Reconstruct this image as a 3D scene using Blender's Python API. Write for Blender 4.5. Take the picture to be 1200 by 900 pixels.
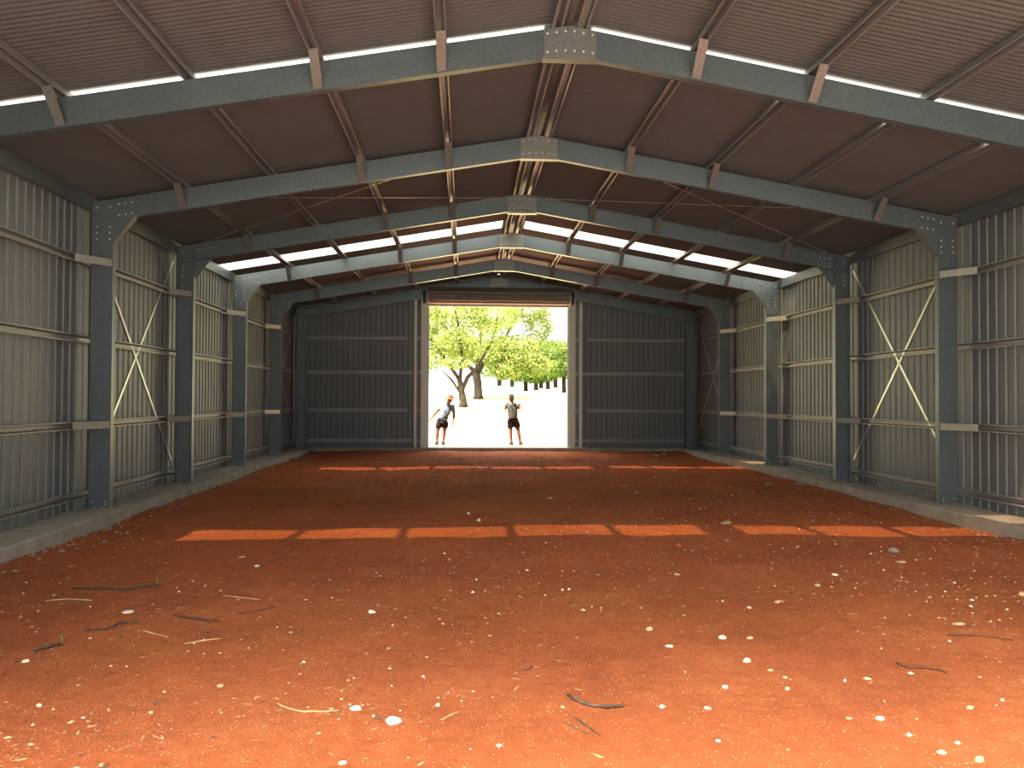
import bpy, math, random
import numpy as np
from mathutils import Vector, Matrix
random.seed(7)
rng = np.random.default_rng(11)
for o in list(bpy.data.objects):
    bpy.data.objects.remove(o, do_unlink=True)
SC = bpy.context.scene
COL = SC.collection

# ------------------------------------------------------------------ camera
F_PX, PITCH, YAW, ROLL = 920.0, 0.0176, 0.0597, 0.0044
CAM = np.array([-1.0777, 0.0, 1.6])
_cy, _sy, _cp, _sp = math.cos(YAW), math.sin(YAW), math.cos(PITCH), math.sin(PITCH)
MV = np.array([[1, 0, 0], [0, _cp, _sp], [0, -_sp, _cp]]) @ np.array([[_cy, -_sy, 0], [_sy, _cy, 0], [0, 0, 1]])
_c, _s = math.cos(ROLL), math.sin(ROLL)
right = _c * MV[0] + _s * MV[2]
up = _c * MV[2] - _s * MV[0]
back = -MV[1]
cam = bpy.data.cameras.new('camera')
cam_o = bpy.data.objects.new('camera', cam)
COL.objects.link(cam_o)
cam.sensor_width = 36.0
cam.lens = F_PX / 1200 * 36
cam.clip_end = 2000
m4 = Matrix.Identity(4)
for i in range(3):
    m4[i][0], m4[i][1], m4[i][2], m4[i][3] = right[i], up[i], back[i], CAM[i]
cam_o.matrix_world = m4
SC.camera = cam_o


def at(u, v, z):
    """point of the horizontal plane z seen at photo pixel (u, v): used to measure the photograph"""
    a, b = u - 600, v - 450
    a, b = _c * a + _s * b, -_s * a + _c * b
    d = MV.T @ np.array([a / F_PX, 1, -b / F_PX])
    return CAM + (z - CAM[2]) / d[2] * d


# ------------------------------------------------------------------ light
SUN_DIR = Vector((0.41, 0.31, -1.0)).normalized()
sun = bpy.data.lights.new('sun', 'SUN')
sun.energy = 58.0
sun.angle = math.radians(0.7)
sun.color = (1.0, 0.90, 0.76)
sun_o = bpy.data.objects.new('sun', sun)
COL.objects.link(sun_o)
sun_o.location = (-20, -15, 40)
sun_o.rotation_euler = SUN_DIR.to_track_quat('-Z', 'Y').to_euler()

SKY_H, SKY_Z, SKY_STRENGTH = (1.0, .98, .94), (.66, .82, 1.0), 2.0
AUREOLE, AUREOLE_WIDTH = 140.0, .25
world = bpy.data.worlds.new('sky')
SC.world = world
world.use_nodes = True
wn = world.node_tree
wn.nodes.clear()
# hazy white-blue sky: brighter towards the horizon, with the broad warm aureole that haze puts round the sun
def wnode(kind, **inp):
    n = wn.nodes.new(kind)
    return n


def wmath(op, a, b=None):
    n = wn.nodes.new('ShaderNodeMath')
    n.operation = op
    for i, q in enumerate((a, b)):
        if q is None: continue
        if isinstance(q, (int, float)): n.inputs[i].default_value = q
        else: wn.links.new(q, n.inputs[i])
    return n.outputs[0]


tcw = wn.nodes.new('ShaderNodeTexCoord')
sepw = wn.nodes.new('ShaderNodeSeparateXYZ')
wn.links.new(tcw.outputs['Generated'], sepw.inputs[0])
elev = wmath('MAXIMUM', sepw.outputs[2], 0.0)
rampw = wn.nodes.new('ShaderNodeValToRGB')
e0, e1 = rampw.color_ramp.elements
e0.position, e0.color = 0.0, (SKY_H[0], SKY_H[1], SKY_H[2], 1)
e1.position, e1.color = 0.75, (SKY_Z[0], SKY_Z[1], SKY_Z[2], 1)
wn.links.new(elev, rampw.inputs[0])
dotw = wn.nodes.new('ShaderNodeVectorMath')
dotw.operation = 'DOT_PRODUCT'
wn.links.new(tcw.outputs['Generated'], dotw.inputs[0])
dotw.inputs[1].default_value = tuple(-SUN_DIR)
angw = wmath('ARCCOSINE', wmath('MINIMUM', dotw.outputs['Value'], 1.0))
glow = wmath('MULTIPLY', wmath('EXPONENT', wmath('MULTIPLY', angw, -1 / AUREOLE_WIDTH)), AUREOLE)
bg = wn.nodes.new('ShaderNodeBackground')
wn.links.new(rampw.outputs[0], bg.inputs[0])
bg.inputs['Strength'].default_value = SKY_STRENGTH
bg2 = wn.nodes.new('ShaderNodeBackground')
bg2.inputs[0].default_value = (1.0, .86, .66, 1)
wn.links.new(glow, bg2.inputs['Strength'])
adw = wn.nodes.new('ShaderNodeAddShader')
wn.links.new(bg.outputs[0], adw.inputs[0])
wn.links.new(bg2.outputs[0], adw.inputs[1])
wo = wn.nodes.new('ShaderNodeOutputWorld')
wn.links.new(adw.outputs[0], wo.inputs[0])

vs = SC.view_settings
SC.display_settings.display_device = 'sRGB'
vs.view_transform = 'Standard'
vs.look = 'None'
vs.use_curve_mapping = False
vs.gamma = 1.0
vs.exposure = 0.0

# ------------------------------------------------------------------ materials
def nodes_of(name):
    m = bpy.data.materials.new(name)
    m.use_nodes = True
    t = m.node_tree
    b = t.nodes['Principled BSDF']
    return m, t, b


def ramp(t, fac, stops):
    r = t.nodes.new('ShaderNodeValToRGB')
    el = r.color_ramp.elements
    el[0].position, el[0].color = stops[0][0], (*stops[0][1], 1)
    el[1].position, el[1].color = stops[-1][0], (*stops[-1][1], 1)
    for p, c in stops[1:-1]:
        e = el.new(p)
        e.color = (*c, 1)
    t.links.new(fac, r.inputs[0])
    return r.outputs[0]


def tex(t, kind, scale, detail=4, rough=0.6, coord='Object', stretch=None):
    tc = t.nodes.new('ShaderNodeTexCoord')
    n = t.nodes.new('ShaderNodeTexNoise' if kind == 'noise' else 'ShaderNodeTexVoronoi')
    n.inputs['Scale'].default_value = scale
    if kind == 'noise':
        n.inputs['Detail'].default_value = detail
        n.inputs['Roughness'].default_value = rough
    src = tc.outputs[coord]
    if stretch:
        mp = t.nodes.new('ShaderNodeMapping')
        mp.inputs['Scale'].default_value = stretch
        t.links.new(src, mp.inputs[0])
        src = mp.outputs[0]
    t.links.new(src, n.inputs['Vector'])
    return n


def bump(t, b, height, strength=0.3, dist=0.01):
    n = t.nodes.new('ShaderNodeBump')
    n.inputs['Strength'].default_value = strength
    n.inputs['Distance'].default_value = dist
    t.links.new(height, n.inputs['Height'])
    t.links.new(n.outputs[0], b.inputs['Normal'])


def mat_noise(name, c1, c2, scale=6.0, rough=0.7, metal=0.0, bump_s=0.0, bump_scale=60, stretch=None, spec=0.4):
    m, t, b = nodes_of(name)
    n = tex(t, 'noise', scale, stretch=stretch)
    t.links.new(ramp(t, n.outputs['Fac'], [(0.3, c1), (0.7, c2)]), b.inputs['Base Color'])
    b.inputs['Roughness'].default_value = rough
    b.inputs['Metallic'].default_value = metal
    b.inputs['Specular IOR Level'].default_value = spec
    if bump_s:
        h = tex(t, 'noise', bump_scale, 5)
        bump(t, b, h.outputs['Fac'], bump_s)
    return m


def mat_galv(name, c1, c2, rough=0.42, metal=0.75, scale=45):
    m, t, b = nodes_of(name)
    v = tex(t, 'voronoi', scale)
    sep = t.nodes.new('ShaderNodeSeparateColor')
    t.links.new(v.outputs['Color'], sep.inputs[0])
    n = tex(t, 'noise', 2.2, 5)
    mx = t.nodes.new('ShaderNodeMix')
    mx.data_type = 'FLOAT'
    mx.inputs['Factor'].default_value = 0.6
    t.links.new(sep.outputs[0], mx.inputs[2])
    t.links.new(n.outputs['Fac'], mx.inputs[3])
    t.links.new(ramp(t, mx.outputs[0], [(0.25, c1), (0.75, c2)]), b.inputs['Base Color'])
    b.inputs['Roughness'].default_value = rough
    b.inputs['Metallic'].default_value = metal
    return m


M = {}
M['frame'] = mat_galv('galvanised_frame_steel', (.12, .155, .172), (.165, .20, .22), .42, .55)
M['zinc'] = mat_galv('zinc_purlin_steel', (.25, .25, .255), (.33, .33, .335), .5, .5, 60)
M['plate'] = mat_galv('bracket_steel', (.20, .21, .205), (.27, .28, .27), .40, .6, 50)
M['wall'] = mat_galv('zincalume_wall_sheet', (.128, .146, .158), (.162, .180, .194), .5, .3, 90)
M['roof'] = mat_galv('zincalume_roof_sheet', (.112, .112, .112), (.143, .141, .14), .55, .3, 90)
M['bolt'] = mat_noise('bolt_zinc', (.62, .62, .60), (.75, .75, .72), 20, .3, .8)
M['strap'] = mat_noise('strap_zinc', (.50, .52, .46), (.62, .63, .56), 8, .38, .7)
M['concrete'] = mat_noise('concrete', (.25, .235, .20), (.37, .35, .31), 4, .9, 0, .35, 40)
M['door'] = mat_noise('roller_door_paint', (.13, .125, .10), (.17, .165, .135), 3, .5, .1)
M['post'] = mat_galv('door_post_steel', (.46, .47, .43), (.56, .57, .52), .45, .3)
M['black'] = mat_noise('black_steel', (.012, .012, .012), (.025, .025, .025), 10, .5)


def mat_skylight():
    m, t, b = nodes_of('translucent_skylight_sheet')
    t.nodes.remove(b)
    out = t.nodes['Material Output']
    tr = t.nodes.new('ShaderNodeBsdfTransparent')
    tr.inputs[0].default_value = (1.0, .70, .44, 1)
    tl = t.nodes.new('ShaderNodeBsdfTranslucent')
    n = tex(t, 'noise', 1.2, 5, stretch=(1, 6, 1))
    t.links.new(ramp(t, n.outputs['Fac'], [(0.3, (.20, .22, .22)), (0.7, (.26, .28, .28))]), tl.inputs[0])
    df = t.nodes.new('ShaderNodeBsdfDiffuse')
    df.inputs[0].default_value = (.55, .58, .60, 1)
    a = t.nodes.new('ShaderNodeMixShader')
    a.inputs[0].default_value = 0.5
    t.links.new(tl.outputs[0], a.inputs[1])
    t.links.new(df.outputs[0], a.inputs[2])
    c = t.nodes.new('ShaderNodeMixShader')
    c.inputs[0].default_value = 0.925
    t.links.new(tr.outputs[0], c.inputs[1])
    t.links.new(a.outputs[0], c.inputs[2])
    t.links.new(c.outputs[0], out.inputs[0])
    return m


M['skylight'] = mat_skylight()


def mat_dirt(name, dark, mid, pale):
    m, t, b = nodes_of(name)
    n1 = tex(t, 'noise', 0.55, 6, .62)
    n2 = tex(t, 'noise', 9.0, 6, .7)
    n3 = tex(t, 'noise', 70.0, 4, .7)
    mx = t.nodes.new('ShaderNodeMix'); mx.data_type = 'FLOAT'; mx.inputs['Factor'].default_value = .45
    t.links.new(n1.outputs['Fac'], mx.inputs[2]); t.links.new(n2.outputs['Fac'], mx.inputs[3])
    mx2 = t.nodes.new('ShaderNodeMix'); mx2.data_type = 'FLOAT'; mx2.inputs['Factor'].default_value = .3
    t.links.new(mx.outputs[0], mx2.inputs[2]); t.links.new(n3.outputs['Fac'], mx2.inputs[3])
    col = ramp(t, mx2.outputs[0], [(.36, dark), (.5, mid), (.66, pale)])
    # fine pale chips mixed into the soil
    v = tex(t, 'voronoi', 38.0)
    sp = t.nodes.new('ShaderNodeMath'); sp.operation = 'LESS_THAN'
    t.links.new(v.outputs['Distance'], sp.inputs[0]); sp.inputs[1].default_value = .2
    sep = t.nodes.new('ShaderNodeSeparateColor'); t.links.new(v.outputs['Color'], sep.inputs[0])
    pk = t.nodes.new('ShaderNodeMath'); pk.operation = 'GREATER_THAN'; pk.inputs[1].default_value = .6
    t.links.new(sep.outputs[0], pk.inputs[0])
    fm = t.nodes.new('ShaderNodeMath'); fm.operation = 'MULTIPLY'
    t.links.new(sp.outputs[0], fm.inputs[0]); t.links.new(pk.outputs[0], fm.inputs[1])
    mc = t.nodes.new('ShaderNodeMix'); mc.data_type = 'RGBA'
    t.links.new(fm.outputs[0], mc.inputs['Factor'])
    t.links.new(col, mc.inputs[6]); mc.inputs[7].default_value = (.50, .33, .20, 1)
    t.links.new(mc.outputs[2], b.inputs['Base Color'])
    b.inputs['Roughness'].default_value = .95
    b.inputs['Specular IOR Level'].default_value = .15
    add = t.nodes.new('ShaderNodeMath'); add.operation = 'ADD'
    t.links.new(n2.outputs['Fac'], add.inputs[0]); t.links.new(n3.outputs['Fac'], add.inputs[1])
    bump(t, b, add.outputs[0], .9, .03)
    return m


M['dirt'] = mat_dirt('red_dirt', (.25, .070, .026), (.39, .112, .042), (.52, .17, .062))
M['yard'] = mat_noise('pale_red_dirt_yard', (.34, .17, .11), (.46, .25, .17), .8, .95)
M['frontyard'] = mat_noise('pale_gravel_front', (.12, .125, .123), (.165, .17, .168), .8, .95)


def mat_lawn():
    m, t, b = nodes_of('dry_lawn')
    n = tex(t, 'noise', .16, 5)
    t.links.new(ramp(t, n.outputs['Fac'], [(.38, (.44, .40, .28)), (.5, (.36, .36, .17)), (.62, (.20, .26, .08))]), b.inputs['Base Color'])
    b.inputs['Roughness'].default_value = .95
    return m


M['lawn'] = mat_lawn()
M['stone_white'] = mat_noise('white_stone', (.62, .56, .44), (.80, .75, .64), 14, .85, 0, .5, 60)
M['stone_tan'] = mat_noise('tan_stone', (.38, .26, .15), (.56, .42, .27), 14, .9, 0, .5, 60)
M['stone_grey'] = mat_noise('grey_stone', (.17, .15, .13), (.30, .27, .23), 14, .9, 0, .6, 50)
M['bark'] = mat_noise('dark_bark', (.035, .025, .02), (.12, .085, .065), 18, .9, 0, .8, 50)
M['twig'] = mat_noise('dry_twig', (.40, .25, .13), (.58, .40, .23), 18, .9)
M['brown_twig'] = mat_noise('brown_twig', (.07, .03, .02), (.13, .06, .035), 18, .9)
M['weed'] = mat_noise('weed_green', (.10, .16, .04), (.22, .30, .08), 20, .8)
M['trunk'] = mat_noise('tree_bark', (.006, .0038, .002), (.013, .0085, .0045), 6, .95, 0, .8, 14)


def mat_leaf(name, c1, c2):
    m, t, b = nodes_of(name)
    n = tex(t, 'noise', 1.3, 3)
    col = ramp(t, n.outputs['Fac'], [(.35, c1), (.65, c2)])
    t.links.new(col, b.inputs['Base Color'])
    b.inputs['Roughness'].default_value = .6
    b.inputs['Specular IOR Level'].default_value = .2
    tl = t.nodes.new('ShaderNodeBsdfTranslucent')
    t.links.new(col, tl.inputs[0])
    ms = t.nodes.new('ShaderNodeMixShader')
    ms.inputs[0].default_value = .4
    t.links.new(b.outputs[0], ms.inputs[1]); t.links.new(tl.outputs[0], ms.inputs[2])
    t.links.new(ms.outputs[0], t.nodes['Material Output'].inputs[0])
    return m


M['leaf'] = mat_leaf('tree_leaf', (.07, .115, .018), (.22, .25, .07))
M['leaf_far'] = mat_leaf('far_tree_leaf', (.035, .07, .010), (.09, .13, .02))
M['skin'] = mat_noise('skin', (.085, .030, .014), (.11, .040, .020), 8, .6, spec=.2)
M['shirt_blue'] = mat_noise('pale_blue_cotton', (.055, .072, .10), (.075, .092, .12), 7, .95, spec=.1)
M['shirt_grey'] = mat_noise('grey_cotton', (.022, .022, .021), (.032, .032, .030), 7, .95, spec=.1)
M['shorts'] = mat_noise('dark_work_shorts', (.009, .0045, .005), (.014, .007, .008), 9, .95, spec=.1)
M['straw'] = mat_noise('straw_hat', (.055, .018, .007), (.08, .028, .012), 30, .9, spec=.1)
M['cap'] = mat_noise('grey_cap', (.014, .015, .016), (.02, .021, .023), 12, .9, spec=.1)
M['beard'] = mat_noise('white_beard', (.11, .105, .10), (.14, .135, .13), 30, .9, spec=.1)
M['leather'] = mat_noise('tool_belt_leather', (.010, .008, .007), (.016, .013, .011), 12, .9, spec=.1)
M['boot'] = mat_noise('dark_boot', (.008, .006, .005), (.014, .011, .010), 12, .9, spec=.1)
M['eye'] = mat_noise('dark_eye', (.01, .01, .01), (.02, .018, .016), 10, .3)
M['collar'] = mat_noise('white_undershirt', (.12, .12, .12), (.16, .16, .16), 10, .9, spec=.1)

# ------------------------------------------------------------------ mesh helpers
class MB:
    def __init__(s):
        s.v, s.f = [], []

    def add(s, vs, fs):
        n = len(s.v)
        s.v += [tuple(map(float, p)) for p in vs]
        s.f += [tuple(i + n for i in f) for f in fs]
        return s

    def box(s, a, b):
        x0, y0, z0 = a; x1, y1, z1 = b
        return s.add([(x0, y0, z0), (x1, y0, z0), (x1, y1, z0), (x0, y1, z0), (x0, y0, z1), (x1, y0, z1), (x1, y1, z1), (x0, y1, z1)],
                     [(3, 2, 1, 0), (4, 5, 6, 7), (0, 1, 5, 4), (1, 2, 6, 5), (2, 3, 7, 6), (3, 0, 4, 7)])

    def sweep(s, prof, p0, p1, A, B):
        """closed outline in (A, B) carried from p0 to p1"""
        p0, p1, A, B = map(Vector, (p0, p1, A, B))
        n = len(prof)
        vs = [p0 + A * a + B * b for a, b in prof] + [p1 + A * a + B * b for a, b in prof]
        fs = [(i, (i + 1) % n, n + (i + 1) % n, n + i) for i in range(n)]
        fs += [tuple(range(n - 1, -1, -1)), tuple(range(n, 2 * n))]
        return s.add(vs, fs)

    def plate(s, poly, d):
        """flat polygon of 3D points given the thickness vector d"""
        d = Vector(d); n = len(poly)
        P = [Vector(p) for p in poly]
        return s.add(P + [p + d for p in P], [tuple(range(n)), tuple(range(2 * n - 1, n - 1, -1))] + [(i, n + i, n + (i + 1) % n, (i + 1) % n) for i in range(n)])

    def tube(s, pts, rad, n=6):
        pts = [Vector(p) for p in pts]
        if not hasattr(rad, '__len__'):
            rad = [rad] * len(pts)
        vs, fs = [], []
        for i, p in enumerate(pts):
            d = (pts[min(i + 1, len(pts) - 1)] - pts[max(i - 1, 0)]).normalized()
            a = d.orthogonal().normalized() if i == 0 else (a - d * a.dot(d)).normalized()
            b = d.cross(a)
            for k in range(n):
                w = 2 * math.pi * k / n
                vs.append(p + (a * math.cos(w) + b * math.sin(w)) * rad[i])
        for i in range(len(pts) - 1):
            for k in range(n):
                k2 = (k + 1) % n
                fs.append((i * n + k, i * n + k2, (i + 1) * n + k2, (i + 1) * n + k))
        fs.append(tuple(range(n - 1, -1, -1)))
        fs.append(tuple(range((len(pts) - 1) * n, len(pts) * n)))
        return s.add(vs, fs)

    def bolt(s, p, d, r=.011, h=.012):
        p, d = Vector(p), Vector(d).normalized()
        return s.tube([p, p + d * h * .8, p + d * h], [r, r, r * .6], 6)

    def mesh(s, name):
        me = bpy.data.meshes.new(name)
        me.from_pydata(s.v, [], s.f)
        me.update()
        return me

    def build(s, name, mat, parent=None, smooth=False, **props):
        me = s.mesh(name)
        me.materials.append(mat)
        if smooth:
            me.polygons.foreach_set('use_smooth', [True] * len(me.polygons))
        return link(name, me, parent, **props)


def link(name, me, parent=None, loc=None, rot=None, **props):
    o = bpy.data.objects.new(name, me)
    COL.objects.link(o)
    if parent:
        o.parent = parent
    if loc is not None:
        o.location = loc
    if rot is not None:
        o.rotation_euler = rot
    for k, v in props.items():
        o[k] = v
    return o


def thing(name, label, cat, loc=(0, 0, 0), group=None):
    o = link(name, None, None, loc, label=label, category=cat)
    o.empty_display_size = .2
    if group:
        o['group'] = group
    return o


def struct(name, bm=None, mat=None, label=None):
    o = link(name, None) if bm is None else bm.build(name, mat)
    o['kind'] = 'structure'
    if label:
        o['label'] = label
    return o


def fast_mesh(name, V, Fq, mat, parent=None, smooth=False, **props):
    me = bpy.data.meshes.new(name)
    me.from_pydata(V.tolist() if hasattr(V, 'tolist') else V, [], Fq.tolist() if hasattr(Fq, 'tolist') else Fq)
    me.materials.append(mat)
    if smooth:
        me.polygons.foreach_set('use_smooth', [True] * len(me.polygons))
    return link(name, me, parent, **props)


# ------------------------------------------------------------------ measures of the shed
BAY, P0 = 3.444, 8.12
FR = [P0 + BAY * i for i in range(6)]          # six portal frames, the last one against the end wall
WC, DC = 6.136, 0.30                           # column inner face, section depth
TAN = .174; COS = 1 / math.sqrt(1 + TAN * TAN)
XW = 6.545                                     # sheeting plane of the side walls
Y_FRONT, Y_REAR = 2.2, 25.50
Z_DIRT = -.15
zb = lambda x: 5.2026 - TAN * abs(x)           # underside of rafters
zt = lambda x: zb(x) + DC / COS                # top of rafters
zr = lambda x: 5.608 - TAN * abs(x)            # underside of the roof sheets
SHEET = .84
PX = [.13, 1.34, 2.60, 3.90, 5.15]
GZ = [3.51, 2.40, 1.19, .21]
NTH = ['nearest', 'second', 'third', 'fourth', 'fifth', 'end-wall']
ROWS = ['top', 'second', 'third', 'lowest']

# ------------------------------------------------------------------ floor and ground
def snoise(x, y, seed):
    r = np.random.default_rng(seed)
    h = np.zeros_like(x)
    for k in range(26):
        f = 2 ** r.uniform(-1.2, 3.6)
        a = r.uniform(0, 2 * math.pi)
        h += np.sin(f * (x * math.cos(a) + y * math.sin(a)) + r.uniform(0, 6.28)) / f ** .75
    return h


ys = [2.15]
while ys[-1] < 25.2:
    ys.append(ys[-1] + .035 + .007 * max(0, ys[-1] - 3.2))
ys[-1] = 25.2
xs = np.linspace(-6.0, 6.0, 150)
GX, GY = np.meshgrid(xs, np.array(ys))


def dirt_z(x, y):
    x = np.asarray(x, float); y = np.asarray(y, float)
    h = snoise(x, y, 3) * .0075
    d = np.clip(6.0 - np.abs(x), 0, 1)
    edge = np.exp(-d / .16)                    # spill heaped along the footings
    r = np.clip((y - 23.6) / 1.6, 0, 1)
    return Z_DIRT + h + edge * (.012 + .022 * np.sin(y * 2.1 + x) * np.sin(y * .77)) + r * .05


GZZ = dirt_z(GX, GY) + rng.normal(0, .0025, GX.shape)
ny, nx = GX.shape
V = np.stack([GX.ravel(), GY.ravel(), GZZ.ravel()], 1)
ii = (np.arange(ny - 1)[:, None] * nx + np.arange(nx - 1)[None, :]).ravel()
floor = fast_mesh('floor', V, np.stack([ii, ii + 1, ii + 1 + nx, ii + nx], 1), M['dirt'], smooth=True,
                  kind='structure', label='bare red dirt floor of the shed')

g = MB()
g.add([(-70, -70, -.17), (70, -70, -.17), (70, Y_FRONT - .05, -.17), (-70, Y_FRONT - .05, -.17)], [(0, 1, 2, 3)])
struct('ground', g, M['frontyard'], 'bare yard in front of the shed')
g = MB()
for s in (-1, 1):
    a, b = sorted((s * 6.66, s * 70))
    g.add([(a, Y_FRONT - .05, -.12), (b, Y_FRONT - .05, -.12), (b, 25.7, -.12), (a, 25.7, -.12)], [(0, 1, 2, 3)])
g.add([(-70, 25.66, -.08), (70, 25.66, -.08), (70, 34, -.08), (-70, 34, -.08)], [(0, 1, 2, 3)])
struct('trim_1', g, M['yard'], 'pale sunlit dirt apron around the shed')


def hill(y):
    if y <= 34: return -.08
    if y < 62: return (y - 34) * .0655 - .08
    if y < 120: return 1.75 + (y - 62) * .028
    return 3.37 + (y - 120) * .02


def hill_np(x, y):
    return hill(y) + .02 * (x + 3) * min(1, max(0, (y - 40) / 40)) * -.25


lx = np.linspace(-160, 160, 41)
ly = [34, 38, 42, 46, 50, 54, 58, 62, 70, 80, 95, 110, 120, 150, 200, 300]
LV = [(x, y, hill_np(x, y)) for y in ly for x in lx]
LF = [(j * 41 + i, j * 41 + i + 1, (j + 1) * 41 + i + 1, (j + 1) * 41 + i) for j in range(len(ly) - 1) for i in range(40)]
fast_mesh('lawn', LV, LF, M['lawn'], kind='structure', label='sunlit grass rising behind the shed')

# footings
for side, s in (('left', -1), ('right', 1)):
    bm = MB()
    a, b = sorted((s * 5.90, s * 6.66))
    # wavy, hand-trowelled inner edge, cast in lengths
    n = 24
    yy = [Y_FRONT + (25.66 - Y_FRONT) * i / n for i in range(n + 1)]
    ed = [s * (5.90 + .012 * math.sin(i * 1.7 + s)) for i in range(n + 1)]
    out = s * 6.66
    vs, fs = [], []
    for i in range(n + 1):
        ch = .012
        vs += [(ed[i], yy[i], -.6), (ed[i], yy[i], -ch), (ed[i] + s * ch, yy[i], 0), (out, yy[i], 0), (out, yy[i], -.6)]
    for i in range(n):
        for k in range(4):
            fs.append((i * 5 + k, i * 5 + k + 1, (i + 1) * 5 + k + 1, (i + 1) * 5 + k))
    bm.add(vs, fs)
    struct('baseboard_' + side, bm, M['concrete'], 'concrete footing kerb along the %s wall' % side)
bm = MB()
bm.sweep([(0, -.6), (0, -.012), (.012, 0), (.56, 0), (.56, -.6)], (-5.9, 25.10, 0), (5.9, 25.10, 0), (0, 1, 0), (0, 0, 1))
struct('baseboard_rear', bm, M['concrete'], 'concrete footing kerb along the end wall and doorway')

# ------------------------------------------------------------------ roof sheets and skylights
def corr_mesh(name, length, cover, overlap, mat, amp=.009):
    per = cover / 11
    n = 11 * 6
    k0 = int(round(overlap / per * 6))
    vs, fs = [], []
    for k in range(-k0, n + 1):
        y = k * per / 6
        z = amp * (1 - math.cos(2 * math.pi * k / 6))
        vs += [(0, y, z), (length, y, z)]
    for k in range(n + k0):
        fs.append((2 * k, 2 * k + 1, 2 * k + 3, 2 * k + 2))
    me = bpy.data.meshes.new(name)
    me.from_pydata(vs, [], fs)
    me.materials.append(mat)
    me.polygons.foreach_set('use_smooth', [True] * len(fs))
    return me


ceiling = struct('ceiling', label='corrugated steel gable roof seen from below')
SLEN = (6.72 - .05) / COS
SKY_Y = (8.21, 17.45)
roof_me = corr_mesh('roof_sheet', SLEN, SHEET, .0, M['roof'])
roof_lap = corr_mesh('roof_sheet_lapped', SLEN, SHEET, .076, M['roof'])
sky_me = corr_mesh('skylight_sheet', SLEN, SHEET, .0, M['skylight'])
ang = math.atan(TAN)
for s in (-1, 1):
    k = -8
    while True:
        y0 = SKY_Y[0] + SHEET * k
        if y0 > 25.3: break
        near = [q for q in SKY_Y if abs(y0 - q) < .01 * 1 + .0]
        is_sky = any(abs(y0 - q) < .05 for q in SKY_Y)
        before = any(abs(y0 + SHEET - q) < .05 for q in SKY_Y)
        me = sky_me if is_sky else roof_me
        if s > 0:
            R = Matrix.Rotation(ang, 4, 'Y')
            o = link('skylight_sheet' if is_sky else 'roofing_sheet', me, ceiling)
            o.matrix_local = Matrix.Translation((.05, y0, zr(.05))) @ R
        else:
            o = link('skylight_sheet' if is_sky else 'roofing_sheet', me, ceiling)
            # same sheet turned half a circle about the vertical, so it runs down the left slope
            o.matrix_local = Matrix.Translation((-.05, y0 + SHEET, zr(.05))) @ Matrix.Rotation(math.pi, 4, 'Z') @ Matrix.Rotation(ang, 4, 'Y')
        if is_sky:
            o['label'] = 'translucent white skylight sheet'
        k += 1
bm = MB()
ridge = [(-.26, zr(.26) + .022), (0, zr(0) + .026), (.26, zr(.26) + .022), (.26, zr(.26) + .026), (0, zr(0) + .05), (-.26, zr(.26) + .026)]
bm.sweep(ridge, (0, Y_FRONT, 0), (0, 25.75, 0), (1, 0, 0), (0, 0, 1))
bm.build('ridge_capping', M['roof'], ceiling)
# opaque sheet laps over the skylight edges; far ones added to narrow the sun strips
for q in SKY_Y:
    for s in (-1, 1):
        b = MB()
        for (ya, yb) in ((q - .01, q + .06), (q + SHEET - .06, q + SHEET + .01)):
            b.plate([(s * .06, ya, zr(.06) + .021), (s * 6.7, ya, zr(6.7) + .021), (s * 6.7, yb, zr(6.7) + .021), (s * .06, yb, zr(.06) + .021)], (0, 0, .003))
        b.build('lap_and_sun_mask', M['roof'], ceiling)

# ------------------------------------------------------------------ side wall sheets
def wall_profile(cover, ribs, depth=.020):
    """pans with trapezoidal ribs standing outwards; (along, outward)"""
    p = cover / ribs
    out = []
    for r in range(ribs):
        o = r * p
        out += [(o, 0), (o + p * .66, 0), (o + p * .75, depth), (o + p * .91, depth)]
    out.append((cover, 0))
    return out


WCOV = .762
prof = wall_profile(WCOV, 4)
H = zr(XW) + .0
for side, s in (('left', -1), ('right', 1)):
    w = struct('wall_' + side, label='ribbed zincalume steel wall on the %s' % side)
    vs, fs = [], []
    for (a, d) in prof:
        vs += [(s * (XW + d), a, -.02), (s * (XW + d), a, zr(XW + d))]
    for i in range(len(prof) - 1):
        fs.append((2 * i, 2 * i + 1, 2 * i + 3, 2 * i + 2))
    me = bpy.data.meshes.new('cladding_sheet')
    me.from_pydata(vs, [], fs)
    me.materials.append(M['wall'])
    y = 25.52 - 32 * WCOV
    while y < 25.4:
        link('cladding_sheet', me, w, (0, y, 0))
        y += WCOV
    # eave strut: C section under the roof edge, inside the sheeting
    e = MB()
    h, d, t, lip = .20, .075, .006, .02
    cp = [(0, 0), (d, 0), (d, -lip), (d - t, -lip), (d - t, -t), (t, -t), (t, -h + t), (d - t, -h + t), (d - t, -h + lip), (d, -h + lip), (d, -h), (0, -h)]
    e.sweep(cp, (s * 6.445, Y_FRONT, zr(6.5) - .012), (s * 6.445, 25.5, zr(6.5) - .012), (s, 0, 0), (0, 0, 1))
    o = e.build('eave_beam', M['frame'])
    o['label'] = 'long steel eave beam under the roof edge along the %s wall' % side
    o['category'] = 'beam'
    o['group'] = 'eave beams'

# ------------------------------------------------------------------ portal frames
def c_prof(h, d, t=.007, lip=.022):
    """C section: web along A from 0 to h at B=0, flanges towards +B"""
    return [(0, 0), (h, 0), (h, d), (h - lip, d), (h - lip, d - t), (h - t, d - t), (h - t, t), (t, t), (t, d - t), (lip, d - t), (lip, d), (0, d)]


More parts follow.
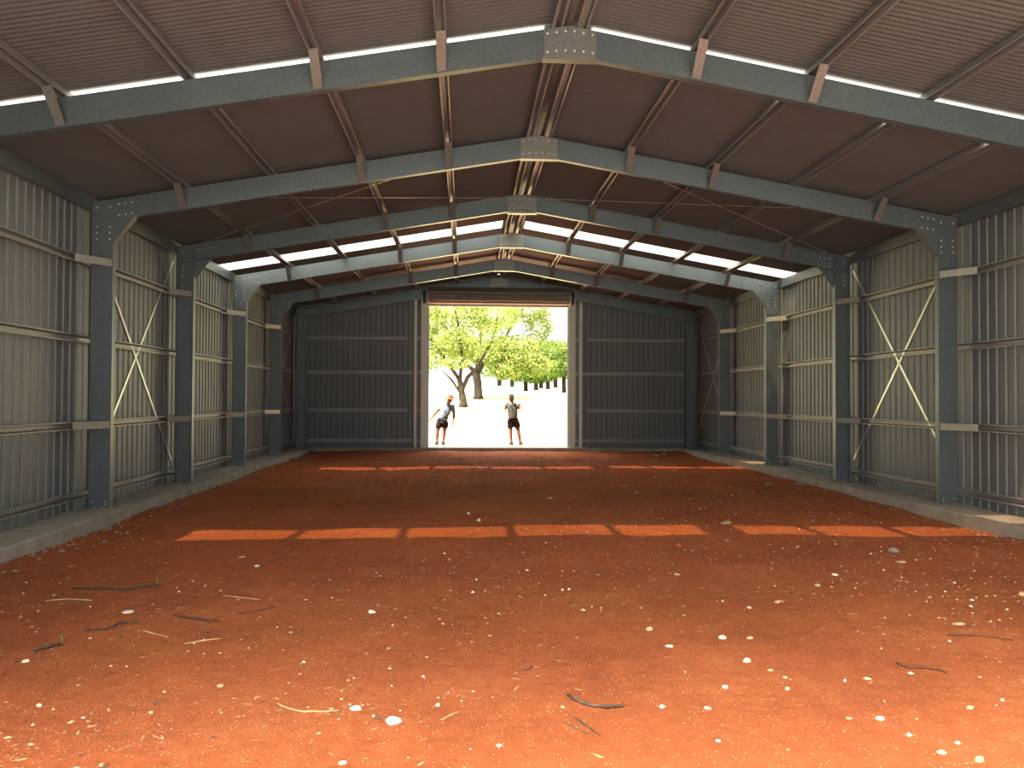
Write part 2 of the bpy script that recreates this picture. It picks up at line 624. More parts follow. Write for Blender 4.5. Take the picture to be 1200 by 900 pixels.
FL = .095
FRAME_LABELS = [
    'grey steel portal frame nearest overhead, just before the first skylight strip',
    'second steel portal frame, its columns flanking the view before the crossed straps',
    'third grey steel portal frame, dark, its columns behind the crossed wall straps',
    'fourth grey steel portal frame, its rafters lit pale by the skylight beside it',
    'fifth grey steel portal frame, the last before the end wall',
    'grey steel portal frame standing against the end wall, partly behind the rolled door']


def poly_plate(bm, pts, y, t, s):
    bm.plate([(s * x, y, z) for x, z in pts], (0, t, 0))


for i, y in enumerate(FR):
    t = thing('portal_frame', FRAME_LABELS[i], 'frame', (0, y, 0), 'portal frames of the shed')
    rev = -1 if i in (2, 5) else 1
    for s in (-1, 1):
        b = MB()
        b.sweep(c_prof(DC, FL * rev, .007 * rev if False else .007), (s * WC, 0, 0.012), (s * WC, 0, zt(WC + DC) - .005), (s, 0, 0), (0, rev, 0)) if rev > 0 else \
            b.sweep(c_prof(DC, FL), (s * WC, 0, 0.012), (s * WC, 0, zt(WC + DC) - .005), (s, 0, 0), (0, -1, 0))
        col = b.build('column', M['frame'], t)
        b = MB(); b.box((min(s * (WC - .03), s * (WC + DC + .03)), -.05, 0), (max(s * (WC - .03), s * (WC + DC + .03)), .15, .012))
        b.build('base_plate', M['plate'], col)
        b = MB()
        for xx, zz in ((WC + .06, .09), (WC + .24, .09), (WC + .06, .05)):
            b.bolt((s * xx, -.001 if rev > 0 else -.001, zz), (0, -1, 0))
        b.bolt((s * (WC + .09), -.03, .012), (0, 0, 1)); b.bolt((s * (WC + .21), -.03, .012), (0, 0, 1))
        b.build('bolts', M['bolt'], col, kind='stuff')
        b = MB()
        p0 = Vector((s * (WC + DC), 0, zb(WC + DC))); p1 = Vector((s * .004, 0, zb(0.004)))
        A = Vector((s * TAN * COS, 0, COS)); 
        p0 = p0 + Vector((-s, 0, TAN)) * .05
        b.sweep(c_prof(DC, FL), p0, p1, A, (0, rev, 0))
        b.build('rafter', M['frame'], t)
        # knee bracket
        b = MB()
        pts = [(WC + DC - .005, 3.62), (WC + .004, 3.62), (WC + .004, 3.79), (5.833, 4.1876), (5.55, zb(5.55) + .004), (5.55, zt(5.55) - .006), (WC + DC - .005, zt(WC + DC) - .006)]
        poly_plate(b, pts, -.010, .008, s)
        if rev > 0:
            b.plate([(s * WC, -.008, 3.79), (s * 5.833, -.008, 4.1876), (s * 5.833, .10, 4.1876), (s * WC, .10, 3.79)], (s * .004, 0, .004))
        kb = b.build('knee_bracket', M['frame'], t)
        b = MB()
        for xx, zz in ((6.06, 4.36), (5.97, 4.375), (5.88, 4.39), (6.05, 4.20), (5.96, 4.215), (5.87, 4.23), (6.18, 4.31), (6.36, 4.30),
                       (6.36, 4.03), (6.18, 4.03), (6.36, 3.94), (6.18, 3.94), (6.36, 3.85), (6.18, 3.85)):
            b.bolt((s * xx, -.010, zz), (0, -1, 0), .012)
        b.build('bolts', M['bolt'], kb, kind='stuff')
    b = MB()
    ap = [(-.277, 5.155), (.277, 5.155), (.277, zt(.277) - .005), (0, zt(0) - .005), (-.277, zt(.277) - .005)]
    poly_plate(b, ap, -.010, .008, 1)
    b.box((-.285, -.012, 5.147), (.285, .10, 5.155))
    ab = b.build('apex_bracket', M['plate'], t)
    b = MB()
    for k in range(6):
        xx = -.2375 + .095 * k
        b.bolt((xx, -.010, zt(xx) - .055), (0, -1, 0), .012)
        b.bolt((xx, -.010, zb(xx) + .055 - (.012 if k in (2, 3) else 0)), (0, -1, 0), .012)
    b.build('bolts', M['bolt'], ab, kind='stuff')

# ------------------------------------------------------------------ purlins (top hats), girts
def hat(depth, half=.030, fl=.018, t=.004):
    """top hat outline: A across, B from the flanges (0) up to the crown (depth)"""
    o = half + .010
    return [(-o - fl, 0), (-o, 0), (-half + t, depth - t), (half - t, depth - t), (o, 0), (o + fl, 0), (o + fl, t), (o + t * .6, t),
            (half, depth), (-half, depth), (-o - t * .6, t), (-o - fl, t)]


PN = ['beside the ridge', 'second out from the ridge', 'third out from the ridge', 'fourth out from the ridge', 'outermost, above the wall']
for s in (-1, 1):
    side = 'left' if s < 0 else 'right'
    for n, x in enumerate(PX):
        b = MB()
        A = Vector((COS, 0, -s * TAN * COS)); B = Vector((s * TAN * COS, 0, COS))
        o = Vector((s * x, 0, zt(x) + .002))
        b.sweep(hat(.096), o + Vector((0, Y_FRONT, 0)), o + Vector((0, 25.5, 0)), A, B)
        ob = b.build('roof_purlin', M['zinc'], None)
        ob['label'] = 'long top-hat roof purlin on the %s slope, %s' % (side, PN[n])
        ob['category'] = 'purlin'
        ob['group'] = 'roof purlins'

for s in (-1, 1):
    side = 'left' if s < 0 else 'right'
    for r, z in enumerate(GZ):
        for i in range(5):
            y0, y1 = FR[i], FR[i + 1]
            b = MB()
            b.sweep(hat(.096), (s * 6.444, y0 + .003, z), (s * 6.444, y1 - .003, z), (0, 0, 1), (s, 0, 0))
            where = 'between the %s and %s portal frames' % (NTH[i], NTH[i + 1])
            ob = b.build('wall_girt', M['zinc'], None)
            ob['label'] = '%s-row steel wall girt on the %s wall %s' % (ROWS[r], side, where)
            ob['category'] = 'girt'
            ob['group'] = 'girts on the %s wall' % side

# fly braces
for i in range(5):
    y = FR[i]
    for s in (-1, 1):
        side = 'left' if s < 0 else 'right'
        for n, tag_ in ((1, 'upper'), (2, 'middle'), (4, 'lower')):
            x = PX[n]
            if i == 0 and n == 4 and s > 0: continue
            b = MB()
            x0 = x - .05
            a0 = Vector((s * x, y - .30, zt(x) - .004)); a1 = Vector((s * x, y - .018, zb(x) + .012))
            w = Vector((.048, 0, -s * .048 * TAN))
            d = (a1 - a0).normalized(); nrm = d.cross(w).normalized() * .005
            b.plate([a0 - w, a0 + w, a1 + w, a1 - w], nrm)
            b.plate([a0 - w, a0 + w, a0 + w + Vector((0, .05, 0)), a0 - w + Vector((0, .05, 0))], (0, 0, .004))
            o = b.build('rafter_fly_brace', M['plate'], None)
            o['label'] = 'flat %s fly brace plate on the %s slope of the %s portal frame' % (tag_, side, NTH[i])
            o['category'] = 'brace'
            o['group'] = 'rafter fly braces'
            bb = MB(); bb.bolt(a1 - nrm.normalized() * .0 + Vector((0, -.004, .03)), (0, -1, 0)); bb.build('bolt', M['bolt'], o)
        for r in (0, 2):
            if i == 0: continue
            z = GZ[r]
            b = MB()
            p0 = Vector((s * (WC + .008), y - .014, z)); p1 = Vector((s * 6.40, y - .40, z)); p2 = Vector((s * 6.44, y - .46, z))
            for q0, q1 in ((p0, p1), (p1, p2)):
                b.plate([q0 + Vector((0, 0, -.052)), q1 + Vector((0, 0, -.052)), q1 + Vector((0, 0, .052)), q0 + Vector((0, 0, .052))], (0, -.005, 0))
            o = b.build('column_fly_brace', M['strap'], None)
            o['label'] = '%s flat fly brace from the %s column of the %s portal frame to its girt' % ('upper' if r == 0 else 'lower', side, NTH[i])
            o['category'] = 'brace'
            o['group'] = 'column fly braces'
            bb = MB(); bb.bolt(p0 + Vector((s * .05, -.07, 0)), (-s, -.6, 0)); bb.build('bolt', M['bolt'], o)

# strap bracing
def strap(p0, p1, wdir, name='strap', parent=None, w=.024, n=None):
    b = MB()
    p0, p1, wd = Vector(p0), Vector(p1), Vector(wdir).normalized() * w
    nn = (p1 - p0).cross(wd).normalized() * .003
    b.plate([p0 - wd, p0 + wd, p1 + wd, p1 - wd], nn)
    return b.build(name, M['strap'], parent)


for s, side in ((-1, 'left'), (1, 'right')):
    for i, where in ((1, 'between the second and third portal frames'), (4, 'in the last bay before the end wall')):
        t = thing('cross_brace', 'crossed galvanised straps on the %s wall %s' % (side, where), 'brace', (s * 6.53, FR[i] + BAY / 2, 0), 'crossed wall straps')
        ya, yb = -BAY / 2 + .36, BAY / 2 - .02
        for (za, zc, off) in ((3.84, .42, 0), (.56, 4.13, .005)):
            d = Vector((0, yb - ya, zc - za)).normalized()
            strap((s * (-.0 + off), ya, za), (s * (off), yb, zc), Vector((0, -d.z, d.y)), 'strap', t)
    t = thing('cross_brace', 'crossed straps under the %s roof slope between the second and third portal frames' % side, 'brace', (0, FR[1] + BAY / 2, 0), 'crossed roof straps')
    for (xa, ya, xc, yc) in ((.42, BAY / 2, 5.9, -BAY / 2 + .1), (.6, -BAY / 2 + .1, 6.1, BAY / 2)):
        p0 = Vector((s * xa, ya, zt(xa) + .006)); p1 = Vector((s * xc, yc, zt(xc) + .006))
        d = (p1 - p0).normalized()
        strap(p0, p1, d.cross(Vector((s * TAN, 0, 1))), 'strap', t, .016)
        if ya > 0:
            b = MB(); e = p0 + d * .02
            b.tube([e, e + d * .16], .016, 6)
            b.build('tensioner', M['bolt'], t)

# ------------------------------------------------------------------ end wall
DX = 2.29
YW = 25.50
w = struct('wall_rear', label='ribbed steel gable end wall around the big doorway')
def rear_sheet(x0, x1, zlow):
    n = max(1, round((x1 - x0) / .1905))
    pr = wall_profile(x1 - x0, n)
    vs, fs = [], []
    for a, d in pr:
        x = x0 + a
        vs += [(x, YW + d, zlow), (x, YW + d, zr(x) + .005)]
    for i in range(len(pr) - 1):
        fs.append((2 * i, 2 * i + 1, 2 * i + 3, 2 * i + 2))
    b = MB(); b.add(vs, fs)
    b.build('cladding_sheet', M['wall'], w)
xa = np.linspace(2.36, 6.545, 7)
for s in (-1, 1):
    for k in range(6):
        a, b_ = sorted((s * xa[k], s * xa[k + 1]))
        rear_sheet(a, b_, -.02)
xb = np.linspace(-2.36, 2.36, 8)
for k in range(7):
    if xb[k] < 0 < xb[k + 1]:
        rear_sheet(xb[k], 0, 4.56); rear_sheet(0, xb[k + 1], 4.56)
    else:
        rear_sheet(xb[k], xb[k + 1], 4.56)

# unseen front gable wall, added with a wide opening shaped for the foreground light
wf = struct('wall_front', label='unseen added gable wall of ribbed steel, its opening shaped for foreground light')
def front_sheet(x0, x1, zlow):
    n = max(1, round((x1 - x0) / .1905))
    pr = wall_profile(x1 - x0, n)
    vs, fs = [], []
    for a, d in pr:
        x = x0 + a
        vs += [(x, Y_FRONT - d, zlow), (x, Y_FRONT - d, zr(x) + .005)]
    for i in range(len(pr) - 1):
        fs.append((2 * i, 2 * i + 1, 2 * i + 3, 2 * i + 2))
    b = MB(); b.add(vs, fs)
    b.build('cladding_sheet', M['wall'], wf)
FDL, FDR, FDZ = -5.4, 6.35, 4.40
front_sheet(-6.545, (FDL - 6.545) / 2, -.2); front_sheet((FDL - 6.545) / 2, FDL, -.2)
front_sheet(FDR, 6.545, -.2)
front_sheet(FDL, FDL / 2, FDZ); front_sheet(FDL / 2, 0, FDZ); front_sheet(0, FDR / 2, FDZ); front_sheet(FDR / 2, FDR, FDZ)

for s, side in ((-1, 'left'), (1, 'right')):
    b = MB()
    b.sweep(c_prof(.20, .10), (s * DX, 25.27, 0), (s * DX, 25.27, zb(DX) + .02), (s, 0, 0), (0, 1, 0))
    o = b.build('door_post', M['post'])
    o['label'] = 'pale steel post framing the %s side of the doorway' % side; o['category'] = 'post'; o['group'] = 'doorway posts'
    b = MB()
    b.sweep(c_prof(.085, .07), (s * 2.63, 25.30, 0), (s * 2.63, 25.30, zb(2.7) + .03), (s, 0, 0), (0, 1, 0))
    o = b.build('wall_mullion', M['post'])
    o['label'] = 'slim upright mullion just beyond the %s doorway post' % side; o['category'] = 'mullion'; o['group'] = 'end wall mullions'
    for r, z in enumerate(GZ):
        xe = 2.93 if r in (0, 2) else 2.74
        b = MB()
        b.sweep(hat(.096), (s * xe, YW - .102, z), (s * 6.13, YW - .102, z), (0, 0, 1), (0, 1, 0))
        o = b.build('wall_girt', M['zinc'])
        o['label'] = '%s-row horizontal girt on the end wall, %s of the doorway' % (ROWS[r], side); o['category'] = 'girt'; o['group'] = 'girts on the end wall'
        if r in (0, 2):
            bb = MB(); bb.box((min(s * xe, s * (xe + .05)), YW - .125, z - .07), (max(s * xe, s * (xe + .05)), YW - .106, z + .07)); bb.build('end_cleat', M['plate'], o)
        b = MB()
        b.sweep(hat(.05), (s * 2.50, YW - .06, z), (s * 2.62, YW - .06, z), (0, 0, 1), (0, 1, 0))
        b.build('short_rail', M['zinc'], o)

# roller door rolled up over the doorway
t = thing('roller_door', 'grey roller door rolled up into a drum above the doorway', 'door', (0, 25.02, 4.84))
R0 = .262
n = 48
vs, fs = [], []
# corrugated curtain wound round the drum: shallow ribs run along it
xs_ = np.linspace(-2.25, 2.25, 2)
for x in xs_:
    for k in range(n):
        a = 2 * math.pi * k / n
        r = R0 + (.010 if k % 4 in (0, 1) else -.004)
        vs.append((x, r * math.cos(a), r * math.sin(a)))
for k in range(n):
    fs.append((k, (k + 1) % n, n + (k + 1) % n, n + k))
fs += [tuple(range(n - 1, -1, -1)), tuple(range(n, 2 * n))]
b = MB(); b.add(vs, fs); b.build('rolled_curtain', M['door'], t)
b = MB(); b.sweep([(-.03, -.05), (.03, -.05), (.03, .0), (.012, .02), (.012, .22), (-.012, .22), (-.012, .02), (-.03, 0)], (-2.26, .19, -.27), (2.26, .19, -.27), (0, 1, 0), (0, 0, 1))
b.build('bottom_rail', M['post'], t)
for s in (-1, 1):
    b = MB(); b.tube([(s * 2.25, 0, 0), (s * 2.36, 0, 0)], .04, 12); b.build('axle', M['plate'], t)
    b = MB()
    b.box((min(s * 2.36, s * 2.385), -.13, -.22), (max(s * 2.36, s * 2.385), .24, .16))
    b.box((min(s * 2.36, s * 2.44), .205, -.22), (max(s * 2.36, s * 2.44), .245, .2))
    b.build('bracket', M['black'], t)
    b = MB(); b.tube([(s * 2.275, -.20, .12), (s * 2.275, -.25, -.05), (s * 2.27, -.2, -.2), (s * 2.25, -.1, -.26)], .018, 8); b.build('drum_hoop', M['post'], t)
    b = MB(); b.sweep([(0, 0), (.06, 0), (.06, .03), (.05, .03), (.05, .008), (.01, .008), (.01, .03), (0, .03)], (s * 2.235, .42 - .11, -4.83), (s * 2.235, .42 - .11, -.28), (s, 0, 0), (0, 1, 0))
    b.build('guide_track', M['post'], t)

# ------------------------------------------------------------------ trees
def make_trunk(bm, base, paths):
    for pts, rad in paths:
        bm.tube([Vector(base) + Vector(p) for p in pts], rad, 8)


def leaf_cloud(blobs, per, size, seed):
    r = np.random.default_rng(seed)
    P = []
    for (cx, cy, cz, rx, ry, rz, k) in blobs:
        m_ = int(per * k)
        u = r.normal(size=(m_, 3)); u /= np.linalg.norm(u, axis=1)[:, None]
        rad = r.uniform(.35, 1.05, m_) ** .6
        P.append(u * rad[:, None] * np.array([rx, ry, rz]) + np.array([cx, cy, cz]))
    P = np.concatenate(P)
    N = len(P)
    a = r.normal(size=(N, 3)); a /= np.linalg.norm(a, axis=1)[:, None]
    b = r.normal(size=(N, 3)); b -= a * (a * b).sum(1)[:, None]; b /= np.linalg.norm(b, axis=1)[:, None]
    c = np.cross(a, b)
    sz = (size * r.uniform(.6, 1.4, N))[:, None]
    tip = P + a * sz; tail = P - a * sz
    l = P + b * sz * .5 + c * sz * .12; q = P - b * sz * .5 + c * sz * .12
    V = np.stack([tail, l, tip, q], 1).reshape(-1, 3)
    i = np.arange(N) * 4
    # folded leaf: two triangles along the midrib
    Fq = np.concatenate([np.stack([i, i + 1, i + 2], 1), np.stack([i, i + 2, i + 3], 1)])
    return V, Fq


def tree(name, label, base, paths, blobs, per, size, leafmat, seed, group=None):
    t = thing(name, label, 'tree', base, group)
    b = MB(); make_trunk(b, (0, 0, 0), paths); b.build('trunk', M['trunk'], t, True)
    V, Fq = leaf_cloud(blobs, per, size, seed)
    fast_mesh('foliage', V, Fq, leafmat, t, kind='stuff')
    return t


def gz(x, y): return hill_np(x, y)


def px_x(u, y): return CAM[0] + (u - 545) * y / F_PX


def limbs(h, seed, spread=1.0, r0=.2):
    r = random.Random(seed)
    out = []
    top = h * .30
    out.append(([(0, 0, -.2), (.03, 0, .15), (.0, .02, top)], [r0 * 1.5, r0 * 1.05, r0 * .85]))
    for k in range(5):
        a = k * 1.256 + r.uniform(-.3, .3)
        d = Vector((math.cos(a), math.sin(a), 0)) * spread
        out.append(([(0, .02, top - .08), Vector((0, 0, top)) + d * h * .13 + Vector((0, 0, h * .16)), Vector((0, 0, top)) + d * h * .30 + Vector((0, 0, h * .42))], [r0 * .6, r0 * .42, r0 * .12]))
    return out


# big pale tree at the left: leaning trunk that forks low
y1 = 50.0; x1 = px_x(543, y1)
pth = [([(0, 0, -.2), (0, 0, .3), (-.12, 0, 1.1), (-.28, 0, 1.9)], [.34, .26, .20, .16]),
       ([(-.28, 0, 1.8), (-.9, .1, 2.7), (-2.0, .2, 4.2), (-2.9, .3, 6.2)], [.12, .10, .07, .03]),
       ([(-.1, 0, 1.0), (.25, 0, 1.9), (.9, .1, 2.6), (1.9, .3, 4.4), (2.4, .2, 7.2)], [.14, .13, .10, .07, .03]),
       ([(-.2, 0, 1.8), (-.1, .1, 3.4), (-.4, .2, 5.6), (-1.0, .2, 8.0)], [.11, .09, .06, .025]),
       ([(-.15, 0, .9), (-.75, -.1, 1.75), (-1.3, -.2, 2.3)], [.09, .07, .03])]
bl = [(-2.6, 0, 3.0, 1.5, 1.6, .8, .7), (-1.2, .4, 4.3, 1.7, 1.7, 1.1, 1), (.8, .3, 4.6, 1.9, 1.8, 1.2, 1), (2.0, .1, 6.0, 1.8, 1.7, 1.3, .9), (-2.8, .2, 5.6, 1.6, 1.7, 1.3, .9),
      (-.6, .2, 6.6, 2.2, 2.0, 1.4, .9), (-1.6, .1, 8.4, 2.2, 1.9, 1.2, .6), (1.6, .3, 8.2, 2.2, 1.9, 1.2, .6), (-.4, 0, 2.9, 1.0, 1.2, .5, .4)]
tree('shade_tree', 'pale leafy tree with a low forked trunk, left of the doorway view', (x1, y1, gz(x1, y1)), pth, bl, 1500, .105, M['leaf'], 21)
y2 = 58.0; x2 = px_x(560.5, y2)
pth = [([(0, 0, -.2), (0, 0, .35), (-.05, 0, 1.2), (-.22, 0, 2.0)], [.46, .33, .30, .30]),
       ([(-.2, 0, 1.9), (-.9, 0, 2.7), (-2.0, .1, 4.0), (-3.0, .2, 6.8)], [.17, .13, .09, .04]),
       ([(-.1, 0, 1.8), (.5, .1, 2.9), (1.9, .2, 4.5), (3.4, .2, 7.0)], [.17, .14, .09, .04]),
       ([(-.15, 0, 1.9), (.1, .1, 4.2), (.4, .1, 7.2), (.2, .1, 10.0)], [.15, .12, .08, .03])]
bl = [(-1.6, .4, 4.0, 2.0, 2.0, 1.0, 1), (.9, .3, 3.4, 2.2, 2.0, .9, 1.3), (2.0, -.3, 2.2, 1.3, 1.3, .8, .8), (2.9, .2, 3.6, 2.0, 2.2, 1.3, 1.3), (4.2, .1, 2.6, 1.2, 1.4, .9, .8), (3.8, .2, 7.0, 1.8, 1.9, 1.4, .9), (1.0, 0, 6.4, 2.2, 2.2, 1.3, .8),
      (-2.6, .1, 6.6, 2.0, 2.0, 1.3, .8), (0, .1, 9.0, 2.8, 2.4, 1.4, .7), (2.8, 0, 9.6, 2.0, 2.0, 1.2, .5), (4.5, .1, 5.4, 1.1, 1.2, 1.1, .45), (4.7, 0, 7.9, 1.3, 1.3, .8, .22)]
tree('shade_tree', 'big leafy tree with a thick dark trunk behind the forked one', (x2, y2, gz(x2, y2)), pth, bl, 1600, .12, M['leaf'], 22)

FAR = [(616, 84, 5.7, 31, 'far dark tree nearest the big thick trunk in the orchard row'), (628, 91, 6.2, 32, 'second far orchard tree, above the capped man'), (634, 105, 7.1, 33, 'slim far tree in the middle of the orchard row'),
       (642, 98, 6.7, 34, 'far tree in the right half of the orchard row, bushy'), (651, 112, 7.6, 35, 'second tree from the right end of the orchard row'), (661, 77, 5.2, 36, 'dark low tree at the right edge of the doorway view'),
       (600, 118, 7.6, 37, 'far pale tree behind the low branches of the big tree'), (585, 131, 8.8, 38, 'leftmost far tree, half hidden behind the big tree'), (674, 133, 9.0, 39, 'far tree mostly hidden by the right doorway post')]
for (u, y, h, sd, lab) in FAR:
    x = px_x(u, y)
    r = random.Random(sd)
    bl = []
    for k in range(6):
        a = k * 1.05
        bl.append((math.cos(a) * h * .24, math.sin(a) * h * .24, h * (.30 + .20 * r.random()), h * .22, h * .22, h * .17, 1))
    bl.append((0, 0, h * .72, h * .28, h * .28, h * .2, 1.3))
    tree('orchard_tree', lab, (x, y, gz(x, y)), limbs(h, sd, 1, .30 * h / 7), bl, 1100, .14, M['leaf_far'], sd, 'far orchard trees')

# ------------------------------------------------------------------ people
def skin_body(name, joints, edges, mat, parent, root, sub=2, grow=1.28):
    names = list(joints)
    me = bpy.data.meshes.new(name)
    me.from_pydata([joints[k][0] for k in names], [(names.index(a), names.index(b)) for a, b in edges], [])
    me.materials.append(mat)
    o = link(name, me, parent)
    md = o.modifiers.new('skin', 'SKIN')
    md.use_smooth_shade = True
    sv = me.skin_vertices[0].data
    for i, k in enumerate(names):
        r = joints[k][1]
        g_ = 1.0 if max(r if isinstance(r, tuple) else (r,)) < .03 else grow
        sv[i].radius = tuple(q * g_ for q in (r if isinstance(r, tuple) else (r, r)))
        sv[i].use_root = (k == root)
    s2 = o.modifiers.new('sub', 'SUBSURF')
    s2.levels = s2.render_levels = sub
    return o


def lerp(a, b, t): return tuple(a[i] + (b[i] - a[i]) * t for i in range(3))


def ellipsoid(name, c, r, mat, parent, seg=16, ring=10, cut=None, rot=None):
    b = MB(); vs, fs = [], []
    for j in range(ring + 1):
        th = math.pi * j / ring
        for k in range(seg):
            ph = 2 * math.pi * k / seg
            p = Vector((r[0] * math.sin(th) * math.cos(ph), r[1] * math.sin(th) * math.sin(ph), r[2] * math.cos(th)))
            if cut is not None and p.z < cut: p.z = cut
            if rot is not None: p = rot @ p
            vs.append(Vector(c) + p)
    for j in range(ring):
        for k in range(seg):
            k2 = (k + 1) % seg
            fs.append((j * seg + k, (j + 1) * seg + k, (j + 1) * seg + k2, j * seg + k2))
    b.add(vs, fs)
    return b.build(name, mat, parent, True)


def person(label, loc, J, shirt, has):
    t = thing('person', label, 'person', loc)
    t.scale = (1.045,) * 3
    hip = lerp(J['hipL'], J['hipR'], .5)
    chest = lerp(J['shL'], J['shR'], .5)
    ch2 = (lerp(hip, chest, .72))
    body = {'pelvis': (lerp(hip, chest, .05), (.135, .10)), 'waist': (lerp(hip, chest, .38), (.115, .085)), 'chest': (ch2, (.135, .10)),
            'neck0': (lerp(chest, J['neck'], .45), .07), 'neck': (J['neck'], .055)}
    hd = Vector(J['head']); ax = (hd - Vector(J['neck'])).normalized()
    body['jaw'] = (tuple(hd - ax * .055), (.064, .075)); body['skull'] = (tuple(hd + ax * .03), (.076, .092)); body['crown'] = (tuple(hd + ax * .095), (.05, .06))
    E = [('pelvis', 'waist'), ('waist', 'chest'), ('chest', 'neck0'), ('neck0', 'neck'), ('neck', 'jaw'), ('jaw', 'skull'), ('skull', 'crown')]
    for k in 'LR':
        sx = -1 if k == 'L' else 1
        body.update({'sh' + k: (J['sh' + k], .058), 'el' + k: (J['el' + k], .042), 'fa' + k: (lerp(J['el' + k], J['wr' + k], .3), .044), 'wr' + k: (J['wr' + k], .028)})
        E += [('chest', 'sh' + k), ('sh' + k, 'el' + k), ('el' + k, 'fa' + k), ('fa' + k, 'wr' + k)]
        d = (Vector(J['wr' + k]) - Vector(J['el' + k])).normalized()
        side = d.cross(Vector((0, 1, 0))).normalized() if abs(d.y) < .8 else Vector((1, 0, 0))
        curl = side.cross(d).normalized()
        palm = Vector(J['wr' + k]) + d * .085
        body['pm' + k] = (tuple(palm), (.036, .018)); E.append(('wr' + k, 'pm' + k))
        for fi, (off, ln) in enumerate(((-.030, .070), (-.010, .082), (.010, .078), (.029, .060))):
            a = palm + side * off * 1.15 + d * .016
            m_ = a + d * ln * .5 + curl * .006
            e = m_ + d * ln * .42 + curl * .022
            body['f%d%s0' % (fi, k)] = (tuple(a), .0095); body['f%d%s1' % (fi, k)] = (tuple(m_), .0085); body['f%d%s2' % (fi, k)] = (tuple(e), .007)
            E += [('pm' + k, 'f%d%s0' % (fi, k)), ('f%d%s0' % (fi, k), 'f%d%s1' % (fi, k)), ('f%d%s1' % (fi, k), 'f%d%s2' % (fi, k))]
        th0 = Vector(J['wr' + k]) + d * .035 - side * .032 * sx
        body['t0' + k] = (tuple(th0), .012); body['t1' + k] = (tuple(th0 + d * .035 - side * .022 * sx + curl * .01), .010); body['t2' + k] = (tuple(th0 + d * .062 - side * .026 * sx + curl * .02), .008)
        E += [('wr' + k, 't0' + k), ('t0' + k, 't1' + k), ('t1' + k, 't2' + k)]
        an = J['an' + k]
        body.update({'hip' + k: (J['hip' + k], .088), 'th' + k: (lerp(J['hip' + k], J['kn' + k], .45), .078), 'kn' + k: (J['kn' + k], .055),
                     'cf' + k: (lerp(J['kn' + k], an, .3), .058), 'lo' + k: (lerp(J['kn' + k], an, .72), .038), 'an' + k: (an, .034)})
        E += [('pelvis', 'hip' + k), ('hip' + k, 'th' + k), ('th' + k, 'kn' + k), ('kn' + k, 'cf' + k), ('cf' + k, 'lo' + k), ('lo' + k, 'an' + k)]
    skin_body('body', body, E, M['skin'], t, 'pelvis')
    # shirt with short sleeves
    S = {'hem': (lerp(hip, chest, .10), (.158, .118)), 'waist': (lerp(hip, chest, .38), (.150, .112)), 'chest': (ch2, (.160, .122)), 'neck0': (lerp(chest, J['neck'], .40), (.088, .08))}
    SE = [('hem', 'waist'), ('waist', 'chest'), ('chest', 'neck0')]
    for k in 'LR':
        S['sh' + k] = (J['sh' + k], .082); S['sl' + k] = (lerp(J['sh' + k], J['el' + k], .68), .074)
        SE += [('chest', 'sh' + k), ('sh' + k, 'sl' + k)]
    skin_body('shirt', S, SE, shirt, t, 'waist')
    P = {'top': (lerp(hip, chest, .12), (.150, .112)), 'pelvis': (lerp(hip, chest, .0), (.155, .118))}
    PE = [('top', 'pelvis')]
    for k in 'LR':
        P['hip' + k] = (lerp(J['hip' + k], J['kn' + k], .12), .104); P['hem' + k] = (lerp(J['hip' + k], J['kn' + k], .80), .100)
        PE += [('pelvis', 'hip' + k), ('hip' + k, 'hem' + k)]
    skin_body('shorts', P, PE, M['shorts'], t, 'pelvis')
    # face
    fw = Vector((0, -1, 0)); fw = (fw - ax * fw.dot(ax)).normalized(); rt = ax.cross(fw) * -1
    for s in (-1, 1):
        ellipsoid('eye', hd + fw * .088 + rt * s * .032 + ax * .012, (.012, .008, .008), M['eye'], t, 8, 6)
        ellipsoid('ear', hd + rt * s * .080 + fw * .0, (.012, .024, .034), M['skin'], t, 8, 6)
    b = MB()
    tip = hd + fw * .115 - ax * .022
    b.add([hd + fw * .085 + ax * .015, tip + rt * .0, hd + fw * .086 - ax * .034 + rt * .018, hd + fw * .086 - ax * .034 - rt * .018], [(0, 1, 2), (0, 3, 1), (1, 3, 2), (0, 2, 3)])
    b.build('nose', M['skin'], t)
    if 'beard' not in has:
        ellipsoid('mouth', hd + fw * .083 - ax * .058, (.024, .008, .006), M['leather'], t, 8, 6)
    for k in 'LR':
        an = J['an' + k]; sx = -1 if k == 'L' else 1
        b = {'a': ((an[0], an[1] + .045, .045), (.045, .045)), 'b': ((an[0] + sx * .016, an[1] - .07, .042), (.048, .040)), 'c': ((an[0] + sx * .032, an[1] - .15, .034), (.045, .032)), 'd': ((an[0], an[1] + .0, .12), (.048, .05))}
        skin_body('boot', b, [('d', 'a'), ('a', 'b'), ('b', 'c')], M['boot'], t, 'a', 1, 1.55)
    return t, hd, ax, fw, rt, hip, chest


PY, PZ = 27.9, -.085
LX, RX = px_x(516.5, PY) , px_x(605, PY)
JL = dict(hipL=(-.02, 0, .86), hipR=(.17, 0, .86), shL=(.06, -.05, 1.33), shR=(.42, -.05, 1.30), neck=(.275, -.10, 1.42), head=(.315, -.15, 1.535),
          elL=(-.12, -.02, 1.14), wrL=(-.28, -.08, .93), elR=(.46, -.03, 1.02), wrR=(.43, -.12, .78),
          knL=(-.10, -.02, .46), anL=(-.11, .02, .07), knR=(.14, -.02, .46), anR=(.09, .02, .07))
t, hd, ax, fw, rt, hip, chest = person('person in straw hat, pale blue shirt, dark shorts and tool belt, leaning outside the doorway', (LX, PY, PZ), JL, M['shirt_blue'], {'beard'})
